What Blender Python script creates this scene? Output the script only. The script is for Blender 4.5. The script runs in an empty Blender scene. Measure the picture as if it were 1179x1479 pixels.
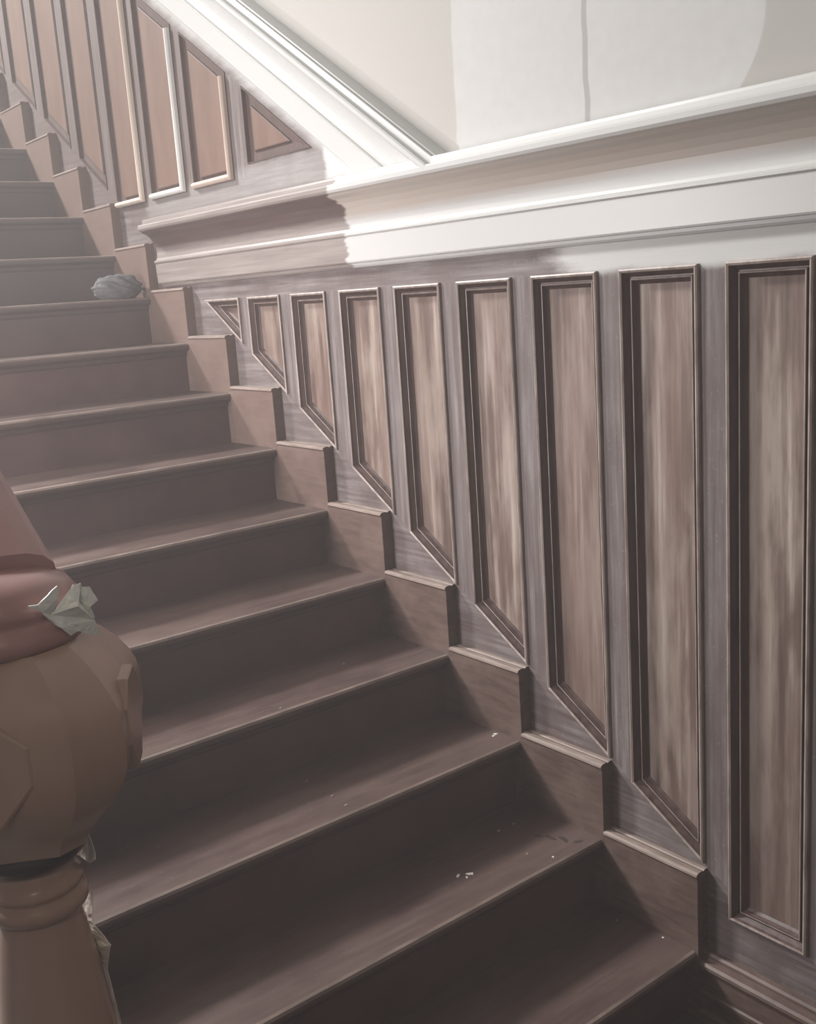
import bpy, bmesh, math, random
from mathutils import Vector, Matrix
random.seed(7)
S = bpy.context.scene
COL = S.collection

# ------------------------------------------------------------------ camera
CAM = (1.39014, -1.88192, 1.58100)
F_PX = 1524.24
cam_d = bpy.data.cameras.new('camera'); cam = bpy.data.objects.new('camera', cam_d); COL.objects.link(cam)
cam.location = CAM
cam.rotation_euler = (1.3630039, 0.0672981, 0.9003047)
cam_d.sensor_fit = 'VERTICAL'; cam_d.sensor_height = 24.0
cam_d.lens = F_PX / 1479.0 * 24.0
cam_d.clip_start = 0.05; cam_d.clip_end = 100
S.camera = cam

# ------------------------------------------------------------------ world, lights, exposure
S.view_settings.view_transform = 'Standard'; S.view_settings.look = 'None'
S.view_settings.gamma = 1.0; S.view_settings.use_curve_mapping = False
S.view_settings.exposure = -0.10
S.cycles.use_denoising = True
S.cycles.max_bounces = 6; S.cycles.volume_bounces = 0
W = bpy.data.worlds.new('world'); S.world = W; W.use_nodes = True
W.node_tree.nodes['Background'].inputs[0].default_value = (0.95, 0.96, 1.0, 1)
W.node_tree.nodes['Background'].inputs[1].default_value = 0.16

def area(name, loc, target, size, power, col=(1, 1, 1), shape='SQUARE', size_y=None, spread=180):
    d = bpy.data.lights.new(name, 'AREA'); d.energy = power; d.color = col; d.size = size; d.shape = shape
    if size_y: d.shape = 'RECTANGLE'; d.size_y = size_y
    d.spread = math.radians(spread)
    o = bpy.data.objects.new(name, d); COL.objects.link(o); o.location = loc
    o.rotation_euler = (Vector(target) - Vector(loc)).to_track_quat('-Z', 'Y').to_euler()
    return o
# daylight of the window on the upper landing, beyond the top left of the picture
area('landing_window_light', (-7.2, -3.6, 6.9), (-0.9, -0.3, 0.8), 1.0, 1600, (1.0, 0.96, 0.93))
# added fill, no window known: makes the haze glow on the open side
area('stairwell_fill_light', (-1.7, -2.25, 1.55), (-1.6, 0.0, 1.2), 0.8, 42, (1.0, 0.91, 0.90), size_y=1.2, spread=125)
# warm bulb hanging in the hall behind the photographer
bulb_d = bpy.data.lights.new('hall_bulb', 'POINT'); bulb_d.energy = 55; bulb_d.shadow_soft_size = 0.06; bulb_d.color = (1.0, 0.78, 0.55)
bulb = bpy.data.objects.new('hall_bulb', bulb_d); COL.objects.link(bulb); bulb.location = (2.3, -2.6, 3.0)

# ------------------------------------------------------------------ node helper
class NT:
    def __init__(s, name, rough=0.6, spec=0.5):
        s.m = bpy.data.materials.new(name); s.m.use_nodes = True
        s.t = s.m.node_tree; s.b = s.t.nodes['Principled BSDF']
        s.b.inputs['Roughness'].default_value = rough
        s.b.inputs['Specular IOR Level'].default_value = spec
        s.g = s.t.nodes.new('ShaderNodeNewGeometry')
        sx = s.t.nodes.new('ShaderNodeSeparateXYZ'); s.t.links.new(s.g.outputs['Position'], sx.inputs[0])
        s.x, s.y, s.z = sx.outputs
    def L(s, a, i):
        if isinstance(a, (int, float)): i.default_value = a
        elif isinstance(a, tuple): i.default_value = tuple(a) + ((1,) if len(a) == 3 and len(i.default_value) == 4 else ())
        else: s.t.links.new(a, i)
    def math(s, op, a, b=0.0, c=0.0, clamp=False):
        n = s.t.nodes.new('ShaderNodeMath'); n.operation = op; n.use_clamp = clamp
        s.L(a, n.inputs[0]); s.L(b, n.inputs[1]); s.L(c, n.inputs[2]); return n.outputs[0]
    def noise(s, scale, detail=4, rough=0.55, off=(0, 0, 0), dist=0.0):
        mp = s.t.nodes.new('ShaderNodeMapping'); mp.inputs['Scale'].default_value = scale; mp.inputs['Location'].default_value = off
        s.t.links.new(s.g.outputs['Position'], mp.inputs[0])
        n = s.t.nodes.new('ShaderNodeTexNoise'); n.inputs['Scale'].default_value = 1.0
        n.inputs['Detail'].default_value = detail; n.inputs['Roughness'].default_value = rough; n.inputs['Distortion'].default_value = dist
        s.t.links.new(mp.outputs[0], n.inputs['Vector']); return n.outputs['Fac']
    def ramp(s, f, stops):
        n = s.t.nodes.new('ShaderNodeValToRGB'); e = n.color_ramp.elements
        while len(e) < len(stops): e.new(0.5)
        for q, (p, c) in zip(e, stops):
            q.position = p; q.color = (c, c, c, 1) if isinstance(c, (int, float)) else (*c, 1)
        s.L(f, n.inputs[0]); return n.outputs[0]
    def mix(s, f, a, b):
        n = s.t.nodes.new('ShaderNodeMix'); n.data_type = 'RGBA'
        s.L(f, n.inputs[0]); s.L(a, n.inputs[6]); s.L(b, n.inputs[7]); return n.outputs[2]
    def step(s, v, lo, hi):
        n = s.t.nodes.new('ShaderNodeMapRange'); n.interpolation_type = 'SMOOTHSTEP'
        s.L(v, n.inputs[0]); n.inputs[1].default_value = lo; n.inputs[2].default_value = hi; return n.outputs[0]
    def done(s, col, bump=None, bs=0.3, bd=0.002, rough=None):
        s.L(col, s.b.inputs['Base Color'])
        if rough is not None: s.L(rough, s.b.inputs['Roughness'])
        if bump is not None:
            n = s.t.nodes.new('ShaderNodeBump'); n.inputs['Strength'].default_value = bs; n.inputs['Distance'].default_value = bd
            s.L(bump, n.inputs['Height']); s.t.links.new(n.outputs[0], s.b.inputs['Normal'])
        return s.m

WHITE = (0.52, 0.525, 0.515)
def whitewash(n, col, fac):      # brushed-on undercoat where the painter has been
    return n.mix(fac, col, WHITE)

def mat_stile(name, vertical=True, brush=True):
    n = NT(name, 0.62, 0.35)
    sc = (60, 60, 3) if vertical else (3, 60, 60)
    g = n.noise(sc, 5, 0.65); b = n.noise((7, 7, 3.5), 4, 0.6, (3, 1, 2))
    sp = n.noise((90, 90, 90), 2, 0.6)
    c = n.ramp(g, [(0.30, (0.085, 0.062, 0.060)), (0.50, (0.155, 0.132, 0.130)), (0.72, (0.25, 0.228, 0.225))])
    c = n.mix(n.ramp(b, [(0.42, 0.0), (0.72, 0.75)]), c, (0.10, 0.072, 0.068))
    c = n.mix(n.ramp(sp, [(0.62, 0.0), (0.75, 0.35)]), c, (0.34, 0.32, 0.31))
    # the redder bare wood of the upper flight
    far = n.step(n.x, -1.75, -2.35)
    up = n.step(n.math('ADD', n.z, n.math('MULTIPLY', n.x, 0.3)), 1.0, 1.25)
    c2 = n.ramp(g, [(0.3, (0.095, 0.068, 0.062)), (0.7, (0.155, 0.122, 0.112))])
    c = n.mix(n.math('MULTIPLY', n.math('MULTIPLY', far, up), 0.8), c, c2)
    if brush:
        w = n.noise((5, 5, 14), 5, 0.6, (9, 2, 4))
        wob = n.math('MULTIPLY', n.math('SUBTRACT', w, 0.5), 0.5)
        # frieze rail: undercoat from about the third large panel rightwards
        fr = n.step(n.math('ADD', n.x, wob), -0.52, -0.30)
        fr = n.math('MULTIPLY', fr, n.step(n.math('ADD', n.z, n.math('MULTIPLY', wob, 0.10)), 1.575, 1.602))
        fr = n.math('MULTIPLY', fr, n.step(n.z, 1.95, 1.90))
        # along the raking trim: grey-white smears fading downwards
        d = n.math('ADD', n.z, n.math('MULTIPLY', n.x, 0.645))
        d = n.math('ADD', d, n.math('MULTIPLY', wob, 0.12))
        rk = n.math('MULTIPLY', n.step(d, 1.105, 1.165), n.step(n.z, 1.93, 1.96))
        rk = n.math('MULTIPLY', rk, 0.75)
        # corner above the end of the cornice, painted solid right of the brush line
        cn = n.math('MULTIPLY', n.step(n.math('ADD', n.x, n.math('MULTIPLY', wob, 0.25)), -1.37, -1.33), n.step(n.z, 1.90, 1.91))
        # thin grey smear over the rail under the upper panels
        sm = n.math('MULTIPLY', n.step(n.math('ADD', n.x, wob), -2.62, -2.5), n.step(n.math('ADD', n.z, n.math('MULTIPLY', wob, 0.2)), 2.04, 1.99))
        sm = n.math('MULTIPLY', sm, n.math('MULTIPLY', n.step(n.z, 1.90, 1.92), 0.25))
        f = n.math('MAXIMUM', n.math('MAXIMUM', fr, rk), n.math('MAXIMUM', cn, sm))
        c = whitewash(n, c, f)
    return n.done(c, g, 0.5, 0.0015)
M_STILE = mat_stile('weathered_stile_wood'); M_RAIL = mat_stile('weathered_rail_wood', False)

def mat_field():
    n = NT('stripped_panel_wood', 0.55, 0.4)
    a = n.noise((42, 5, 1.6), 5, 0.6, dist=0.0); b = n.noise((12, 3, 2.8), 4, 0.6, (5, 5, 1), 0.15); h = n.noise((5.5, 1, 0.7), 2, 0.5, (1.3, 0, 7))
    fine = n.noise((150, 20, 9), 3, 0.6)
    c = n.ramp(a, [(0.34, (0.075, 0.047, 0.040)), (0.46, (0.15, 0.103, 0.083)), (0.57, (0.24, 0.185, 0.158)), (0.70, (0.46, 0.405, 0.36))])
    c = n.mix(n.ramp(b, [(0.46, 0.0), (0.62, 0.65)]), c, (0.35, 0.295, 0.255))
    c = n.mix(n.ramp(b, [(0.34, 0.8), (0.47, 0.0)]), c, (0.10, 0.062, 0.052))
    c = n.mix(n.ramp(h, [(0.40, 0.0), (0.62, 0.55)]), c, (0.17, 0.105, 0.085))
    c = n.mix(n.ramp(fine, [(0.5, 0.0), (0.8, 0.35)]), c, (0.09, 0.06, 0.05))
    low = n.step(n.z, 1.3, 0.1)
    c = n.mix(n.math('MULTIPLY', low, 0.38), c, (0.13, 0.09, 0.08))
    return n.done(c, a, 0.4, 0.001)
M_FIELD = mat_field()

def plain(name, c1, c2, scale=(30, 30, 4), rough=0.5, spec=0.4, bs=0.25):
    n = NT(name, rough, spec); g = n.noise(scale, 4, 0.6)
    return n.done(n.ramp(g, [(0.32, c1), (0.68, c2)]), g, bs, 0.001)
M_MOULD = plain('dark_moulding_wood', (0.050, 0.028, 0.026), (0.11, 0.072, 0.064), (50, 50, 8), 0.42, 0.5)
M_LITEDGE = plain('lit_moulding_edge', (0.18, 0.135, 0.12), (0.36, 0.30, 0.27), (60, 60, 12), 0.45, 0.5)  # pale tone paints in the light lines along moulding edges
M_UPFIELD = plain('bare_tan_panel', (0.140, 0.084, 0.064), (0.180, 0.113, 0.088), (14, 14, 3), 0.6, 0.3, 0.1)
M_UPBAND = plain('stained_panel_border', (0.075, 0.048, 0.042), (0.105, 0.070, 0.063), (40, 40, 10), 0.6, 0.3)
M_CREAMMOULD = plain('lit_cream_moulding', (0.62, 0.53, 0.44), (0.70, 0.62, 0.53), (10, 10, 4), 0.4, 0.4, 0.05)  # brightness of lit, left-facing moulding painted into this and the next two
M_GREYMOULD = plain('lit_white_moulding', (0.70, 0.70, 0.67), (0.78, 0.79, 0.76), (10, 10, 4), 0.4, 0.4, 0.05)
M_TANMOULD = plain('lit_tan_moulding', (0.50, 0.40, 0.34), (0.58, 0.48, 0.41), (10, 10, 4), 0.4, 0.4, 0.05)

def mat_block():
    n = NT('brown_skirting_wood', 0.48, 0.4)
    g = n.noise((10, 30, 60), 5, 0.65); b = n.noise((9, 9, 9), 3, 0.6)
    c = n.ramp(g, [(0.3, (0.070, 0.044, 0.038)), (0.7, (0.135, 0.090, 0.075))])
    c = n.mix(n.ramp(b, [(0.45, 0.0), (0.7, 0.5)]), c, (0.18, 0.13, 0.11))
    c = n.mix(n.math('MULTIPLY', n.step(n.z, 0.5, 1.9), 0.65), c, (0.20, 0.14, 0.118))
    return n.done(c, g, 0.4, 0.001)
M_BLOCK = mat_block()

def mat_tread():
    n = NT('dark_brown_stair_paint', 0.42, 0.5)
    g = n.noise((60, 4, 60), 4, 0.6); b = n.noise((6, 3, 6), 5, 0.65); sp = n.noise((160, 160, 160), 2, 0.5)
    c = n.ramp(b, [(0.35, (0.058, 0.032, 0.031)), (0.65, (0.100, 0.062, 0.052))])
    c = n.mix(n.ramp(g, [(0.45, 0.0), (0.75, 0.3)]), c, (0.15, 0.12, 0.10))
    c = n.mix(n.ramp(sp, [(0.68, 0.0), (0.76, 0.4)]), c, (0.28, 0.25, 0.22))
    # cooler light on the upper treads and risers, painted in as grey
    c = n.mix(n.math('MULTIPLY', n.step(n.z, 1.35, 1.75), 0.6), c, (0.115, 0.118, 0.118))
    return n.done(c, b, 0.2, 0.001, n.ramp(b, [(0.3, 0.36), (0.7, 0.55)]))
M_TREAD = mat_tread()
M_RISER = None
def mat_riser():
    n = NT('dark_brown_riser_paint', 0.5, 0.4)
    b = n.noise((6, 5, 6), 5, 0.6); g = n.noise((60, 5, 60), 3, 0.6)
    c = n.ramp(b, [(0.35, (0.070, 0.034, 0.035)), (0.65, (0.105, 0.056, 0.055))])
    c = n.mix(n.math('MULTIPLY', n.step(n.z, 1.35, 1.75), 0.6), c, (0.115, 0.118, 0.118))  # cooler upstairs light painted into the risers too
    return n.done(c, g, 0.2, 0.001)
M_RISER = mat_riser()

def mat_trim():
    n = NT('dado_cornice_paint', 0.38, 0.5)
    w = n.noise((4, 40, 40), 4, 0.6); e = n.noise((3, 3, 26), 3, 0.6, (2, 2, 2))
    g = n.noise((2.5, 60, 70), 4, 0.65, (1, 1, 1))
    wood = n.ramp(g, [(0.30, (0.14, 0.10, 0.095)), (0.55, (0.23, 0.195, 0.185)), (0.75, (0.34, 0.31, 0.295))])
    # cap's shade on the cove painted in as dark brown; cap and fascia are washed over
    cove = n.math('MULTIPLY', n.step(n.z, 1.785, 1.81), n.step(n.z, 1.872, 1.862))
    wood = n.mix(n.math('MULTIPLY', cove, 0.8), wood, (0.085, 0.052, 0.050))
    wash = n.math('SUBTRACT', 1.0, cove)
    wood = n.mix(n.math('MULTIPLY', wash, n.ramp(w, [(0.3, 0.25), (0.7, 0.55)])), wood, (0.32, 0.29, 0.27))
    # cap shade painted in as a thin tan coat on the white length's cove
    thin = n.math('MULTIPLY', cove, n.ramp(w, [(0.25, 0.55), (0.75, 0.85)]))
    wht = n.mix(thin, WHITE, (0.46, 0.385, 0.32))
    edge = n.math('ADD', n.x, n.math('MULTIPLY', n.math('SUBTRACT', e, 0.5), 0.14))
    f = n.step(edge, -1.235, -1.215)
    f = n.math('MAXIMUM', f, n.step(n.z, 1.925, 1.93))   # raking length: all painted
    return n.done(n.mix(f, wood, wht), g, 0.25, 0.0008)
M_TRIM = mat_trim()

def mat_plaster():
    n = NT('wall_plaster_paint', 0.7, 0.25)
    e = n.noise((3, 3, 5), 3, 0.5); f = n.noise((30, 30, 30), 3, 0.6)
    wob = n.math('MULTIPLY', n.math('SUBTRACT', e, 0.5), 0.04)
    xx = n.math('ADD', n.x, wob)
    c = n.ramp(f, [(0.3, (0.50, 0.50, 0.49)), (0.7, (0.53, 0.53, 0.52))])
    c = n.mix(n.step(xx, -0.732, -0.742), c, (0.43, 0.42, 0.395))
    st = n.math('ABSOLUTE', n.math('ADD', xx, 0.297))
    c = n.mix(n.math('MULTIPLY', n.step(st, 0.010, 0.006), 0.8), c, (0.33, 0.32, 0.31))
    # rounded end of the rolled area at the right
    zz = n.math('MAXIMUM', n.math('SUBTRACT', 2.06, n.z), 0.0)
    ar = n.math('ADD', n.x, n.math('MULTIPLY', n.math('POWER', zz, 2.0), 3.0))
    c = n.mix(n.step(ar, 0.150, 0.158), c, (0.41, 0.40, 0.38))
    d = n.math('ADD', n.z, n.math('MULTIPLY', n.x, 0.65))
    c = n.mix(n.math('MULTIPLY', n.step(d, 1.458, 1.450), n.step(n.x, -0.73, -0.74)), c, (0.38, 0.37, 0.35))
    return n.done(c, f, 0.15, 0.0006)
M_PLASTER = mat_plaster()

# ------------------------------------------------------------------ mesh helpers
def mesh_obj(name, verts, faces, mat, parent=None, smooth=False):
    me = bpy.data.meshes.new(name); me.from_pydata([tuple(v) for v in verts], [], faces); me.update()
    bm = bmesh.new(); bm.from_mesh(me); bmesh.ops.recalc_face_normals(bm, faces=bm.faces); bm.to_mesh(me); bm.free()
    me.materials.append(mat)
    if smooth: me.polygons.foreach_set('use_smooth', [True] * len(me.polygons))
    o = bpy.data.objects.new(name, me); COL.objects.link(o)
    if parent: o.parent = parent
    return o
def prism_xz(poly, y0, y1):      # polygon in x,z extruded from y0 to y1
    n = len(poly)
    v = [(x, y0, z) for x, z in poly] + [(x, y1, z) for x, z in poly]
    f = [list(range(n)), list(range(2 * n - 1, n - 1, -1))] + [[i, (i + 1) % n, n + (i + 1) % n, n + i] for i in range(n)]
    return v, f
def board(name, poly, y0, y1, mat, parent, bevel=0.0):
    o = mesh_obj(name, *prism_xz(poly, y0, y1), mat, parent)
    if bevel:
        m = o.modifiers.new('bevel', 'BEVEL'); m.width = bevel; m.segments = 2; m.limit_method = 'ANGLE'
    return o
def sweep(rings, closed=False):  # list of rings of equal length, joined into a skin
    v = [p for r in rings for p in r]; n = len(rings[0]); f = []
    m = len(rings)
    for i in range(m if closed else m - 1):
        j = (i + 1) % m
        for k in range(n - 1): f.append([i * n + k, i * n + k + 1, j * n + k + 1, j * n + k])
    return v, f
def inset(poly, u):              # convex polygon, counter-clockwise, moved inwards by u
    n = len(poly); lines = []
    for i in range(n):
        a = Vector(poly[i]); b = Vector(poly[(i + 1) % n]); d = (b - a).normalized(); nn = Vector((-d.y, d.x))
        lines.append((a + nn * u, d))
    out = []
    for i in range(n):
        (p, d), (q, e) = lines[i - 1], lines[i]
        t = ((q.x - p.x) * e.y - (q.y - p.y) * e.x) / (d.x * e.y - d.y * e.x)
        out.append((p.x + d.x * t, p.y + d.y * t))
    return out
def frame(name, poly, profile, mat, parent, edge=()):
    cols = []
    for u, h in profile:
        cols.append([(x, -h, z) for x, z in inset(poly, u)])
    n = len(poly)
    rings = [[cols[k][i] for k in range(len(profile))] for i in range(n)]
    o = mesh_obj(name, *sweep(rings, True), mat, parent)
    if edge:                     # arrises painted pale for the light they catch
        o.data.materials.append(M_LITEDGE)
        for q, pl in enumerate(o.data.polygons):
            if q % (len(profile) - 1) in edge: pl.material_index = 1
    return o
def thing(name, label, cat, loc=(0, 0, 0), group=None):
    o = bpy.data.objects.new(name, None); COL.objects.link(o); o.location = loc
    o['label'] = label; o['category'] = cat
    if group: o['group'] = group
    return o
def tag(o, label, cat, group=None):
    o['label'] = label; o['category'] = cat
    if group: o['group'] = group
    return o
def structure(o): o['kind'] = 'structure'; return o
def lathe(name, prof, mat, parent, cx, cy, seg=48, z0=0.0, smooth=True):
    rings = []
    for i in range(seg):
        a = 2 * math.pi * i / seg
        rings.append([(cx + r * math.cos(a), cy + r * math.sin(a), z + z0) for r, z in prof])
    return mesh_obj(name, *sweep(rings, True), mat, parent, smooth)

R, G, B = 0.18, 0.28557, 0.0381     # rise, going, thickness of the stepped skirting
XR, XL = 1.5, -5.2                   # ends of the wall as built
NST = 16                             # treads 0..15
YE = -1.36                           # open end of the treads

# ------------------------------------------------------------------ wall
wall = structure(mesh_obj('wall_right', *prism_xz([(XL, -0.4), (XR, -0.4), (XR, 6.0), (XL, 6.0)], 0.024, 0.16), M_PLASTER))
SLT = lambda x: 1.415 - 0.65 * x     # top of the raking trim against the wall
board('plaster', [(SLT(0) / 0.65 - 1.87 / 0.65, 1.87), (XR, 1.87), (XR, 6.0), (XL, 6.0), (XL, SLT(XL) - 0.06)], 0.0, 0.0238, M_PLASTER, wall)

# panelling: rails, stiles, panels with their mouldings
LB = lambda x: 0.2147 - 0.6303 * x   # raking line under the panels
LT = lambda x: 1.122 - 0.64 * x      # raking line over the upper panels
ZT, ZB = 1.593, 0.103
YB = 0.0236
P = [(-2.187, -1.933), (-1.873, -1.664), (-1.594, -1.394), (-1.318, -1.112), (-1.044, -0.840), (-0.770, -0.564), (-0.492, -0.281), (-0.214, -0.002), (0.066, 0.263), (0.343, 0.545), (0.620, 0.822), (0.897, 1.099), (1.174, 1.376)]
PROF = [(0, 0), (0.0003, 0.0075), (0.004, 0.0095), (0.0085, 0.0075), (0.011, 0.001), (0.0185, -0.0105), (0.0215, -0.0105), (0.0220, -0.0065), (0.0235, -0.0055), (0.0255, -0.0060), (0.0265, -0.010), (0.030, -0.017), (0.036, -0.0232)]
for i, (a, b) in enumerate(P):
    if i == 0: poly = [(b, LB(b)), (b, ZT), ((0.2147 - ZT) / 0.6303, ZT)]
    elif i < 8: poly = [(a, LB(a)), (b, LB(b)), (b, ZT), (a, ZT)]
    else: poly = [(a, ZB), (b, ZB), (b, ZT), (a, ZT)]
    inn = inset(poly, 0.034)
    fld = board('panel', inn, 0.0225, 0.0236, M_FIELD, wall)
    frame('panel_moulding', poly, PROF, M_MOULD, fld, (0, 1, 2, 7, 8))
    if i < len(P) - 1:
        c = P[i + 1][0]
        sb = [(b, LB(b)), (c, LB(c)), (c, ZT), (b, ZT)] if i < 8 else [(b, ZB), (c, ZB), (c, ZT), (b, ZT)]
        if i == 7: sb = [(b, LB(b)), (0.02, LB(0.02)), (0.02, ZB), (c, ZB), (c, ZT), (b, ZT)]
        if i == 7: sb = [(b, LB(b)), (0.066, LB(0.066)), (c, ZT), (b, ZT)]
        board('stile', sb, 0.0, YB, M_STILE, wall)
b = P[-1][1]; board('stile', [(b, ZB), (XR, ZB), (XR, ZT), (b, ZT)], 0.0, YB, M_STILE, wall)
LL = lambda x: -0.14 - 0.6303 * x
board('raking_rail', [(-2.9, LL(-2.9)), (0.066, LL(0.066)), (0.066, LB(0.066)), (-2.9, LB(-2.9))], 0.0, YB, M_RAIL, wall)
board('raking_rail', [(XL, LL(XL)), (-2.9, LL(-2.9)), (-2.9, LB(-2.9)), (XL, LB(XL))], 0.0, YB, M_RAIL, wall)
board('bottom_rail', [(0.066, -0.2), (XR, -0.2), (XR, ZB), (0.066, ZB)], 0.0, YB, M_RAIL, wall)
ZU = 1.983
x0 = (0.2147 - ZT) / 0.6303; x1 = (0.2147 - ZU) / 0.6303
zd = 2.022; xd = (1.122 - zd) / 0.64
board('frieze_rail', [(x0, ZT), (XR, ZT), (XR, 1.868), (-1.17, 1.868), (xd, zd), (-1.79, zd), (-1.79, ZU), (x1, ZU)], 0.0, YB, M_RAIL, wall)
XT = (1.122 - 1.868) / 0.64
UP0 = lambda x: 1.122 - 0.64 * x
board('upper_rail', [(xd, zd), (-1.17, 1.868), (-0.99, 1.868), (XL, 1.235 - 0.64 * XL), (XL, LT(XL))], 0.0, YB, M_RAIL, wall)

# upper panels: grooved border where the old moulding was pulled off
U = [(-1.790, None), (-2.180, -1.885), (-2.530, -2.240), (-2.855, -2.590), (-3.190, -2.938), (-3.535, -3.270), (-3.880, -3.620), (-4.225, -3.965), (-4.570, -4.310), (-4.915, -4.655)]
UPROF = [(0, 0), (0.0005, 0.0035), (0.004, 0.0035), (0.007, -0.010), (0.036, -0.012), (0.0365, -0.0065), (0.040, -0.0055)]
def bars(name, pts, w, mat, parent):     # half-round moulding mitred along an open run of points in x,z
    n = 7
    rings = []
    for i, p in enumerate(pts):
        p = Vector(p)
        d0 = (p - Vector(pts[i - 1])).normalized() if i else None
        d1 = (Vector(pts[i + 1]) - p).normalized() if i < len(pts) - 1 else None
        if d0 is None: m = Vector((-d1.y, d1.x))
        elif d1 is None: m = Vector((-d0.y, d0.x))
        else:
            a = Vector((-d0.y, d0.x)); b2 = Vector((-d1.y, d1.x)); m = (a + b2); m = m / m.length; m = m / m.dot(a)
        r = []
        for k in range(n + 1):
            t = k / n; r.append((p.x + m.x * w * t, -(0.0005 + 0.021 * math.sin(math.pi * (0.06 + 0.88 * t)) ** 0.7) + (0.022 if k in (0, n) else 0), p.y + m.y * w * t))
        rings.append(r)
    v, f = sweep(rings); n1 = len(rings[0])
    f += [list(range(n1)), list(range(len(v) - n1, len(v)))]
    return mesh_obj(name, v, f, mat, parent)
for i, (a, b) in enumerate(U):
    if i == 0: poly = [(a, zd), (xd, zd), (a, LT(a))]
    elif i < 3: poly = [(a, ZU), (b, ZU), (b, LT(b)), (a, LT(a))]
    elif i == 3: poly = [(a, LB(a)), (x1, ZU), (b, ZU), (b, LT(b)), (a, LT(a))]
    else: poly = [(a, LB(a)), (b, LB(b)), (b, LT(b)), (a, LT(a))]
    fld = board('panel', inset(poly, 0.038), 0.006, 0.0236, M_UPFIELD, wall)
    frame('panel_border', poly, UPROF, M_UPBAND, fld)
    if 1 <= i <= 3:
        mt = {1: M_TANMOULD, 2: M_GREYMOULD, 3: M_CREAMMOULD}[i]
        o = bars('lit_moulding', [(a + 0.012, ZU), (b, ZU), (b, LT(b) - 0.012)], 0.026, mt, fld)
        o['label'] = {1: 'painted-as-lit tan L-shaped strip of half-round moulding on the right and bottom edges', 2: 'thick painted-as-lit white L-shaped moulding strip on the right and bottom edges', 3: 'painted-as-lit cream L-shaped moulding strip on the right and bottom edges'}[i]
    if i < len(U) - 1:
        c = U[i + 1][1]
        zb = (lambda x: ZU) if i < 3 else LB
        board('stile', [(c, zb(c)), (a, zb(a)), (a, LT(a)), (c, LT(c))], 0.0, YB, M_STILE, wall)

# ------------------------------------------------------------------ dado cornice (horizontal and raking)
CP = [(0.0, 1.920), (0.022, 1.917), (0.044, 1.913), (0.047, 1.906), (0.051, 1.905), (0.055, 1.911), (0.060, 1.909), (0.062, 1.903), (0.064, 1.892), (0.070, 1.889), (0.078, 1.890), (0.082, 1.885), (0.0825, 1.874), (0.079, 1.867), (0.070, 1.864), (0.064, 1.858),
      (0.048, 1.850), (0.036, 1.838), (0.027, 1.822), (0.021, 1.805), (0.018, 1.790), (0.018, 1.776), (0.020, 1.764), (0.024, 1.757), (0.030, 1.755), (0.033, 1.752), (0.033, 1.747), (0.029, 1.743),
      (0.026, 1.672), (0.024, 1.668), (0.012, 1.667), (0.011, 1.660), (0.007, 1.655), (0.0, 1.653)]
xl = -2.507
rings = [[(XR, -e, z) for e, z in CP], [(xl - 0.15 * e, -e, z) for e, z in CP], [(xl - 0.15 * e, 0.0, z) for e, z in CP]]
v, f = sweep(rings)
structure(mesh_obj('trim_1', v, f, M_TRIM))
rings = []
h0 = 1.920
SL = 0.65
r1 = []; r0 = []
for e, z in CP:
    h = (z - h0) * 1.0
    zc = 1.905 - 0.30 * e
    r1.append(((1.415 + h - zc) / SL, -e, zc)); r0.append((XL, -e, 1.415 + h - SL * XL))
v, f = sweep([r1, r0]); n = len(CP); f += [list(range(n)), list(range(n, 2 * n))]
structure(mesh_obj('trim_2', v, f, M_TRIM))

# ------------------------------------------------------------------ stepped skirting and base of the hall wall
M_LEDGE = plain('lit_skirting_ledge', (0.19, 0.145, 0.125), (0.31, 0.25, 0.22), (12, 60, 60), 0.42, 0.5)  # lighter colour paints in grazing light on the ledge tops
base = structure(mesh_obj('baseboard_right', *sweep([[(x, -e, z) for e, z in [(0, -0.004), (0.012, -0.005), (0.017, -0.010), (0.018, -0.017), (0.020, -0.022), (0.031, -0.024), (0.037, -0.029), (0.0385, -0.036), (0.034, -0.041), (0.030, -0.044), (0.030, -0.100), (0.034, -0.104), (0.034, -0.112), (0.030, -0.116), (0.030, -0.150), (0.040, -0.156), (0.040, -0.18)]] for x in (0.004, XR)]), M_BLOCK))
BP = [(0.0, 0.026), (0.010, 0.026), (0.014, 0.0235), (0.017, 0.0235), (0.021, 0.026), (0.034, 0.0255), (0.0405, 0.022), (0.0415, 0.017), (0.0381, 0.012)]
for k in range(1, NST):
    xa, xb = -k * G + 0.0042, -(k - 1) * G + 0.0036
    prof = [(e, k * R + z) for e, z in BP] + [(B, max(-0.18, (k - 2) * R))]
    rings = [[(xa, -e, z) for e, z in prof], [(xb, -e, z) for e, z in prof]]
    v, f = sweep(rings); n = len(prof)
    v += [(xa, 0.0, prof[-1][1]), (xb, 0.0, prof[-1][1])]
    f += [list(range(n)) + [2 * n], list(range(n, 2 * n)) + [2 * n + 1]]
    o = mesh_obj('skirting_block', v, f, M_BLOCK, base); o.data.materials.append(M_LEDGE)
    for q in (0, 1, 3, 4, 5, 6): o.data.polygons[q].material_index = 1

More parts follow.
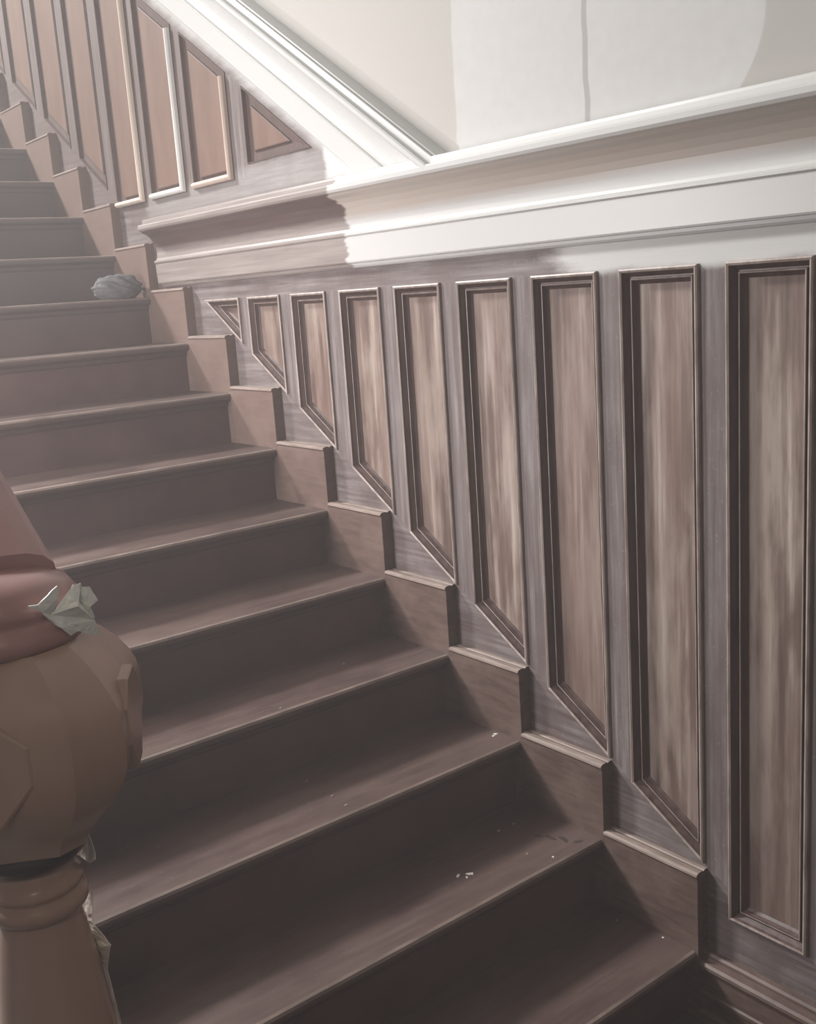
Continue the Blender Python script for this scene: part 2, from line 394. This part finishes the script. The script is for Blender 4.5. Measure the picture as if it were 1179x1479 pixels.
# ------------------------------------------------------------------ staircase
stairs = thing('staircase', 'dark brown painted wooden staircase climbing to the left along the panelled wall', 'staircase', (0, -0.7, -0.18))
def place(o):
    o.parent = stairs; o.matrix_parent_inverse = Matrix.Translation((0, 0.7, 0.18)); return o
Y0 = -B
NO = [(-0.30, -0.0), (-0.012, 0.0), (-0.005, -0.0025), (-0.001, -0.008), (0.0, -0.0145), (-0.001, -0.021), (-0.006, -0.027), (-0.014, -0.030), (-0.022, -0.030), (-0.024, -0.044), (-0.030, -0.050), (-0.30, -0.050)]
M_NOSE = plain('lit_nosing', (0.13, 0.095, 0.082), (0.26, 0.20, 0.175), (30, 9, 30), 0.4, 0.5)  # lighter colour paints in the light caught along the nosings
treads = []
for k in range(NST):
    pr = [(-k * G + (x if x > -0.29 else -G - 0.045), k * R + (z if x > -0.03 or z > -0.03 else z)) for x, z in NO]
    pr = [q for j, q in enumerate(pr)]
    a = [(x, Y0, z) for x, z in pr]; b = [(x, YE, z) for x, z in pr]
    v, f = sweep([a, b]); n = len(pr); f += [list(range(n)), list(range(n, 2 * n)), [0, n - 1, 2 * n - 1, n]]
    treads.append(place(mesh_obj('tread', v, f, M_TREAD)))
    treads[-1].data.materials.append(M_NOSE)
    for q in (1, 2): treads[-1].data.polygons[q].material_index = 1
    xr = -k * G - 0.031
    v, f = prism_xz([(xr - 0.018, (k - 1) * R), (xr, (k - 1) * R), (xr, k * R - 0.050), (xr - 0.018, k * R - 0.050)], Y0, YE + 0.03)
    place(mesh_obj('riser', v, f, M_RISER))
xe = -NST * G
place(mesh_obj('stringer', *prism_xz([(-0.05, -0.18), (-0.05, -0.06), (-NST * G, (NST - 1) * R - 0.052), (-NST * G, (NST - 1) * R - 0.45), (-0.5, -0.18)], YE + 0.03, YE + 0.0)[0:2], M_RISER))

# dried paint and smudges belong to the treads
M_DRIP = plain('dried_white_paint', (0.62, 0.60, 0.56), (0.75, 0.73, 0.69), (60, 60, 60), 0.5)
M_DIM = plain('dusty_paint_spot', (0.22, 0.19, 0.17), (0.30, 0.27, 0.25), (60, 60, 60), 0.6)
M_SMUDGE = plain('dark_smudge', (0.035, 0.022, 0.020), (0.05, 0.032, 0.028), (60, 60, 60), 0.6)
def blob(name, tread, x, y, z, rx, ry, ang, mat, bend=0.0, jag=0.25, th=0.0012):
    n = 14; top = []; bot = []
    for i in range(n):
        a = 2 * math.pi * i / n; q = 1 + random.uniform(-jag, jag)
        px, py = rx * q * math.cos(a), ry * q * math.sin(a); py += bend * px * px / max(rx, 1e-6)
        X = x + px * math.cos(ang) - py * math.sin(ang); Y = y + px * math.sin(ang) + py * math.cos(ang)
        top.append((x + (X - x) * 0.85, y + (Y - y) * 0.85, z + th)); bot.append((X, Y, z))
    o = mesh_obj(name, top + bot, [list(range(n))] + [[i, (i + 1) % n, n + (i + 1) % n, n + i] for i in range(n)], mat)
    o.parent = tread; return o
def spot(k, *a, **kw):
    return blob(a[0], treads[k], a[1], a[2], k * R + 0.0001, *a[3:], **kw)
spot(1, 'paint_drip', -0.418, -0.413, 0.004, 0.009, 0.5, M_DRIP, bend=0.5)
spot(1, 'paint_drip', -0.404, -0.386, 0.005, 0.010, 2.4, M_DRIP, bend=-0.6)
spot(1, 'paint_drip', -0.398, -0.402, 0.003, 0.005, 1.2, M_DRIP)
spot(2, 'paint_drip', -0.655, -0.0545, 0.006, 0.005, 0.9, M_DRIP, jag=0.4)
spot(2, 'paint_drip', -0.650, -0.0665, 0.004, 0.004, 0.2, M_DRIP, jag=0.4)
spot(1, 'paint_drip', -0.3155, -0.1888, 0.0032, 0.003, 0.2, M_DRIP)
spot(0, 'paint_drip', -0.090, -0.050, 0.003, 0.0025, 0.2, M_DRIP)
for k, x, y, rx, ry in [(1, -0.372, -0.222, 0.003, 0.004), (2, -0.682, -0.5855, 0.003, 0.007), (2, -0.618, -0.588, 0.0035, 0.006), (2, -0.80, -0.585, 0.002, 0.007), (3, -1.03, -0.2885, 0.003, 0.004), (3, -0.882, -0.594, 0.003, 0.005), (1, -0.506, -0.1954, 0.004, 0.006), (1, -0.504, -0.142, 0.003, 0.005), (0, -0.214, -0.0749, 0.003, 0.003)]:
    spot(k, 'paint_spot', x, y, rx, ry, 0.3, M_DIM)
for x, y, rx, ry, a, bd in [(-0.4120, -0.1400, 0.016, 0.0050, 0.45, 0.1), (-0.3850, -0.1248, 0.020, 0.0065, 0.05, 0.1), (-0.3560, -0.1060, 0.019, 0.0075, -0.15, -0.25), (-0.3230, -0.0900, 0.006, 0.013, -0.5, 0.1)]:
    spot(1, 'smudge', x, y, rx, ry, a, M_SMUDGE, bend=bd, jag=0.10, th=0.0003)

# ------------------------------------------------------------------ floor
M_FLOOR = plain('dark_floor_boards', (0.045, 0.036, 0.034), (0.075, 0.062, 0.056), (8, 40, 8), 0.5)
structure(mesh_obj('floor', *prism_xz([(XL, -0.26), (3.2, -0.26), (3.2, -0.1802), (XL, -0.1802)], 0.023, -3.2), M_FLOOR))

# added haze volume standing in for lens glare and lifted blacks
hz = bpy.data.materials.new('glare_haze'); hz.use_nodes = True; ht = hz.node_tree; ht.nodes.clear()
ho = ht.nodes.new('ShaderNodeOutputMaterial'); hv = ht.nodes.new('ShaderNodeVolumeScatter')
hv.inputs['Density'].default_value = 0.042; hv.inputs['Color'].default_value = (1.0, 0.94, 0.93, 1); hv.inputs['Anisotropy'].default_value = 0.35
ht.links.new(hv.outputs[0], ho.inputs['Volume'])
air = mesh_obj('glare_haze', *prism_xz([(XL, -0.17), (3.0, -0.17), (3.0, 5.0), (XL, 5.0)], -0.09, -3.1), hz)
air['kind'] = 'stuff'; air['label'] = 'added milky haze filling the stair hall, standing in for lens glare'; air['category'] = 'haze'

# ------------------------------------------------------------------ newel post
NX, NY = -0.015, -1.50
M_NEWEL = plain('newel_brown_varnish', (0.29, 0.185, 0.145), (0.36, 0.24, 0.19), (8, 8, 3), 0.22, 0.6, 0.06)
M_NEWELD = plain('newel_collar_black', (0.02, 0.016, 0.02), (0.035, 0.028, 0.032), (8, 8, 3), 0.2, 0.6, 0.05)
M_CAP = plain('newel_cap_red_brown', (0.26, 0.13, 0.125), (0.33, 0.18, 0.17), (8, 8, 3), 0.35, 0.5, 0.1)
newel = thing('newel_post', 'large turned wooden newel post with faceted head at the lower left foot of the stairs', 'newel post', (NX, NY, -0.18))
def onn(o):
    o.parent = newel; o.matrix_parent_inverse = Matrix.Translation((-NX, -NY, 0.18)); return o
onn(mesh_obj('plinth', *prism_xz([(NX - 0.11, -0.18), (NX + 0.11, -0.18), (NX + 0.11, 0.12), (NX + 0.095, 0.14), (NX - 0.095, 0.14), (NX - 0.11, 0.12)], NY - 0.11, NY + 0.11), M_NEWEL))
onn(lathe('shaft', [(0.0, 0.135), (0.095, 0.135), (0.100, 0.16), (0.092, 0.185), (0.088, 0.20), (0.094, 0.24), (0.092, 0.32), (0.086, 0.45), (0.079, 0.58), (0.068, 0.68), (0.056, 0.757), (0.053, 0.775), (0.0, 0.776)], M_NEWEL, None, NX, NY))
onn(lathe('ring', [(0.050, 0.770), (0.060, 0.770), (0.067, 0.776), (0.069, 0.785), (0.067, 0.794), (0.060, 0.800), (0.060, 0.804), (0.064, 0.808), (0.064, 0.815), (0.058, 0.821), (0.055, 0.830), (0.056, 0.842), (0.050, 0.845)], M_NEWEL, None, NX, NY))
onn(lathe('collar', [(0.050, 0.840), (0.056, 0.843), (0.066, 0.849), (0.074, 0.858), (0.078, 0.869), (0.076, 0.881), (0.066, 0.886)], M_NEWELD, None, NX, NY))
# head: a chamfered square block, swelling from neck to shoulder
TH = math.radians(-30)
def ring8(a, c, z):
    pts = [(a, -(a - c)), (a, a - c), (a - c, a), (-(a - c), a), (-a, a - c), (-a, -(a - c)), (-(a - c), -a), (a - c, -a)]
    return [(NX + x * math.cos(TH) - y * math.sin(TH), NY + x * math.sin(TH) + y * math.cos(TH), z) for x, y in pts]
prof8 = [(0.084, 0.028, 0.884), (0.092, 0.031, 0.900), (0.112, 0.038, 0.928), (0.135, 0.046, 0.955), (0.151, 0.052, 0.980), (0.159, 0.055, 1.003), (0.162, 0.056, 1.025), (0.162, 0.056, 1.065), (0.158, 0.055, 1.085), (0.150, 0.052, 1.103), (0.138, 0.048, 1.123), (0.120, 0.043, 1.145), (0.098, 0.036, 1.165)]
rg = [ring8(*q) for q in prof8]
v = [p for r in rg for p in r]; f = []
for i in range(len(rg) - 1):
    for k in range(8): f.append([i * 8 + k, i * 8 + (k + 1) % 8, (i + 1) * 8 + (k + 1) % 8, (i + 1) * 8 + k])
f += [list(range(8)), list(range(len(v) - 8, len(v)))]
head = onn(mesh_obj('head', v, f, M_NEWEL))
head.data.polygons.foreach_set('use_smooth', [True] * (len(head.data.polygons) - 2) + [False] * 2)
head.data.edges.foreach_set('use_edge_sharp', [abs(head.data.vertices[e.vertices[0]].co.z - head.data.vertices[e.vertices[1]].co.z) > 1e-4 or head.data.vertices[e.vertices[0]].co.z in (0.884, 1.165) for e in head.data.edges])
for q in range(4):       # raised octagonal plates, one on each side of the head
    an = TH + q * math.pi / 2
    n_ = Vector((math.cos(an), math.sin(an), 0)); t_ = Vector((-math.sin(an), math.cos(an), 0))
    oc = [(-0.066, -0.028), (-0.022, -0.080), (0.022, -0.080), (0.066, -0.028), (0.066, 0.022), (0.030, 0.052), (-0.030, 0.052), (-0.066, 0.022)]
    v = []
    for dd, s in ((0.110, 1.0), (0.1620, 1.0), (0.1645, 0.95)):
        v += [Vector((NX, NY, 1.050)) + n_ * dd + t_ * (x * s - 0.008) + Vector((0, 0, z * s)) for x, z in oc]
    f = [list(range(8)), list(range(16, 24))] + [[r * 8 + k, r * 8 + (k + 1) % 8, (r + 1) * 8 + (k + 1) % 8, (r + 1) * 8 + k] for r in range(2) for k in range(8)]
    pl = mesh_obj('octagonal_plate', v, f, M_NEWEL); pl.parent = head
onn(lathe('cap', [(0.0, 1.160), (0.098, 1.160), (0.112, 1.166), (0.118, 1.176), (0.116, 1.188), (0.105, 1.198), (0.103, 1.203), (0.108, 1.210), (0.107, 1.222), (0.096, 1.238), (0.070, 1.251), (0.035, 1.258), (0.0, 1.260)], M_CAP, None, NX, NY))

# ------------------------------------------------------------------ handrail
hr_prof = [(-0.060, -0.045), (-0.066, -0.025), (-0.064, -0.008), (-0.052, 0.004), (-0.030, 0.012), (0.0, 0.015), (0.030, 0.012), (0.052, 0.004), (0.064, -0.008), (0.066, -0.025), (0.060, -0.045), (0.040, -0.060), (-0.040, -0.060)]
sl = R / G
pts = [(0.0, 1.262), (-0.05, 1.2935), (-1.2, 1.2935 + 1.15 * sl), (-2.6, 1.2935 + 2.55 * sl)]
rings = [[(x, -1.482 + a, z + b_) for a, b_ in hr_prof + hr_prof[:1]] for x, z in pts]
v, f = sweep(rings); n = len(hr_prof) + 1; f += [list(range(n - 1)), list(range(len(v) - n, len(v) - 1))]
hr = mesh_obj('handrail', v, f, M_CAP, None, False)
tag(hr, 'broad red-brown wooden handrail rising leftwards from the newel post', 'handrail')

# ------------------------------------------------------------------ crumpled papers, film, cloth bundle
def sheet_mat(name, c, tr):
    n = NT(name, 0.35, 0.5)
    n.b.inputs['Transmission Weight'].default_value = 0.0
    m = n.done(n.ramp(n.noise((30, 30, 30), 3), [(0.3, c), (0.7, tuple(min(1, q * 1.08) for q in c))]))
    return m
M_PAPER = sheet_mat('crumpled_white_paper', (0.68, 0.70, 0.66), 0)
M_FILM = sheet_mat('torn_masking_film', (0.74, 0.69, 0.63), 0)
def sheet(name, pts, tris, mat, th=0.0012, sub=0):
    o = mesh_obj(name, pts, tris, mat)
    m = o.modifiers.new('thick', 'SOLIDIFY'); m.thickness = th
    return o

K = {'a': (0.0970, -1.4630, 1.2113), 'b': (0.0920, -1.4282, 1.2423), 'c': (0.0850, -1.4157, 1.2400), 'n': (0.0800, -1.4131, 1.2335), 'd': (0.0750, -1.4009, 1.2301), 'e': (0.0700, -1.3910, 1.2079), 'f': (0.0850, -1.4082, 1.2056), 'g': (0.0780, -1.4015, 1.1855), 'h': (0.0660, -1.3921, 1.1584), 'i': (0.0800, -1.4147, 1.1703), 'j': (0.0870, -1.4285, 1.1786), 'k': (0.0900, -1.4401, 1.1763), 'm': (0.1040, -1.4304, 1.2163), 'q': (0.1010, -1.4550, 1.1933), 'r': (0.0800, -1.4196, 1.2167),
     'l1': (0.1080, -1.4931, 1.2319), 'l2': (0.1140, -1.4833, 1.2320), 'l3': (0.1110, -1.4773, 1.2203), 'l4': (0.1060, -1.4536, 1.2487), 'l5': (0.1050, -1.4531, 1.2332)}
def facets(name, faces, mat, th=0.0016, subd=1):
    ks = []
    for f in faces:
        for q in f:
            if q not in ks: ks.append(q)
    o = mesh_obj(name, [K[q] for q in ks], [[ks.index(q) for q in f] for f in faces], mat)
    m = o.modifiers.new('fine', 'SUBSURF'); m.subdivision_type = 'SIMPLE'; m.levels = m.render_levels = 3
    t = bpy.data.textures.new(name + '_creases', 'CLOUDS'); t.noise_scale = 0.012
    m = o.modifiers.new('crumple', 'DISPLACE'); m.texture = t; m.strength = 0.004; m.mid_level = 0.5; m.texture_coords = 'LOCAL'
    m = o.modifiers.new('thick', 'SOLIDIFY'); m.thickness = th
    return o
paper = facets('crumpled_paper', ['abm', 'bcm', 'cmr', 'crn', 'mrg', 'rfg', 'rnf', 'ndf', 'def', 'amg', 'aqg', 'qjg', 'qkj', 'jig', 'igh', ('a', 'q', 'l3'), ('a', 'l3', 'l5'), ('l3', 'l5', 'l2'), ('l1', 'l2', 'l3'), ('l2', 'l4', 'l5')], M_PAPER)
tag(paper, 'crumpled white paper scrap stuck to the cap of the newel post', 'paper')
K.update({'A': (0.017, -1.43, 0.8782), 'B': (-0.056, -1.435, 0.8062), 'C': (-0.0327, -1.43, 0.8106), 'D': (0.0024, -1.428, 0.8122), 'E': (0.0193, -1.424, 0.8246), 'F': (0.0209, -1.427, 0.8446)})
FL = [(-0.0515, -1.436, 0.7336), (-0.0399, -1.436, 0.7048), (-0.0172, -1.436, 0.6703), (-0.0500, -1.417, 0.600), (-0.0525, -1.41, 0.5103), (-0.0469, -1.41, 0.4513)]
FR = [(-0.0093, -1.436, 0.7637), (-0.0147, -1.436, 0.7167), (0.0196, -1.436, 0.6885), (-0.0300, -1.415, 0.605), (-0.0366, -1.41, 0.5193), (-0.0216, -1.41, 0.4665)]
FL[3] = (-0.036, -1.423, 0.628); FR[3] = (-0.022, -1.420, 0.625)
for q in range(6): K['u%d' % q] = FL[q]; K['v%d' % q] = (FR[q][0] + 0.003, FR[q][1] + (0.009, 0.003, 0.014, 0.002, 0.006, 0.012)[q], FR[q][2])
strip = facets('torn_film', [('u%d' % q, 'v%d' % q, 'v%d' % (q + 1), 'u%d' % (q + 1)) for q in range(5)], M_FILM, 0.0008)
tag(strip, 'long ragged strip of pale film hanging down the right side of the newel shaft', 'film')

tag(facets('torn_film', ['ABC', 'ACF', 'CDF', 'DEF'], M_FILM, 0.0008), 'small torn scrap of pale film on the neck of the newel post', 'film')

# grey rag bundled into a ball on the upper step
def rag():
    n = NT('grey_rag', 0.85, 0.15)
    g = n.noise((60, 60, 60), 4, 0.6)
    m = n.done(n.ramp(g, [(0.3, (0.105, 0.11, 0.113)), (0.7, (0.17, 0.176, 0.18))]), g, 0.4, 0.002)
    from mathutils import noise
    bm = bmesh.new(); bmesh.ops.create_icosphere(bm, subdivisions=5, radius=1.0)
    for v in bm.verts:
        p = v.co.normalized()
        fold = abs(noise.noise(Vector((p.x * 1.1 + 3, p.y * 1.3, p.z * 3.2 + p.y * 1.5)))) 
        fine = abs(noise.noise(Vector((p.x * 2 + 1, p.y * 2.0 + 2, p.z * 4 + p.y * 2))))
        r = 0.90 + 0.26 * fold + 0.05 * fine
        v.co = Vector((p.x * 0.058 * r, p.y * 0.098 * r, p.z * 0.056 * r))
        if v.co.z < -0.040: v.co.z = -0.040
    zmin = min(v.co.z for v in bm.verts)
    for v in bm.verts: v.co.z -= zmin
    me = bpy.data.meshes.new('grey_rag'); bm.to_mesh(me); bm.free(); me.materials.append(m)
    me.polygons.foreach_set('use_smooth', [True] * len(me.polygons))
    o = bpy.data.objects.new('rag_bundle', me); COL.objects.link(o); o.location = (-2.638, -0.142, 9 * R)
    o.rotation_euler = (math.radians(0), 0, math.radians(-12))
    return tag(o, 'grey cloth rag bundled into a ball on a step beside the wall', 'rag')
rag()
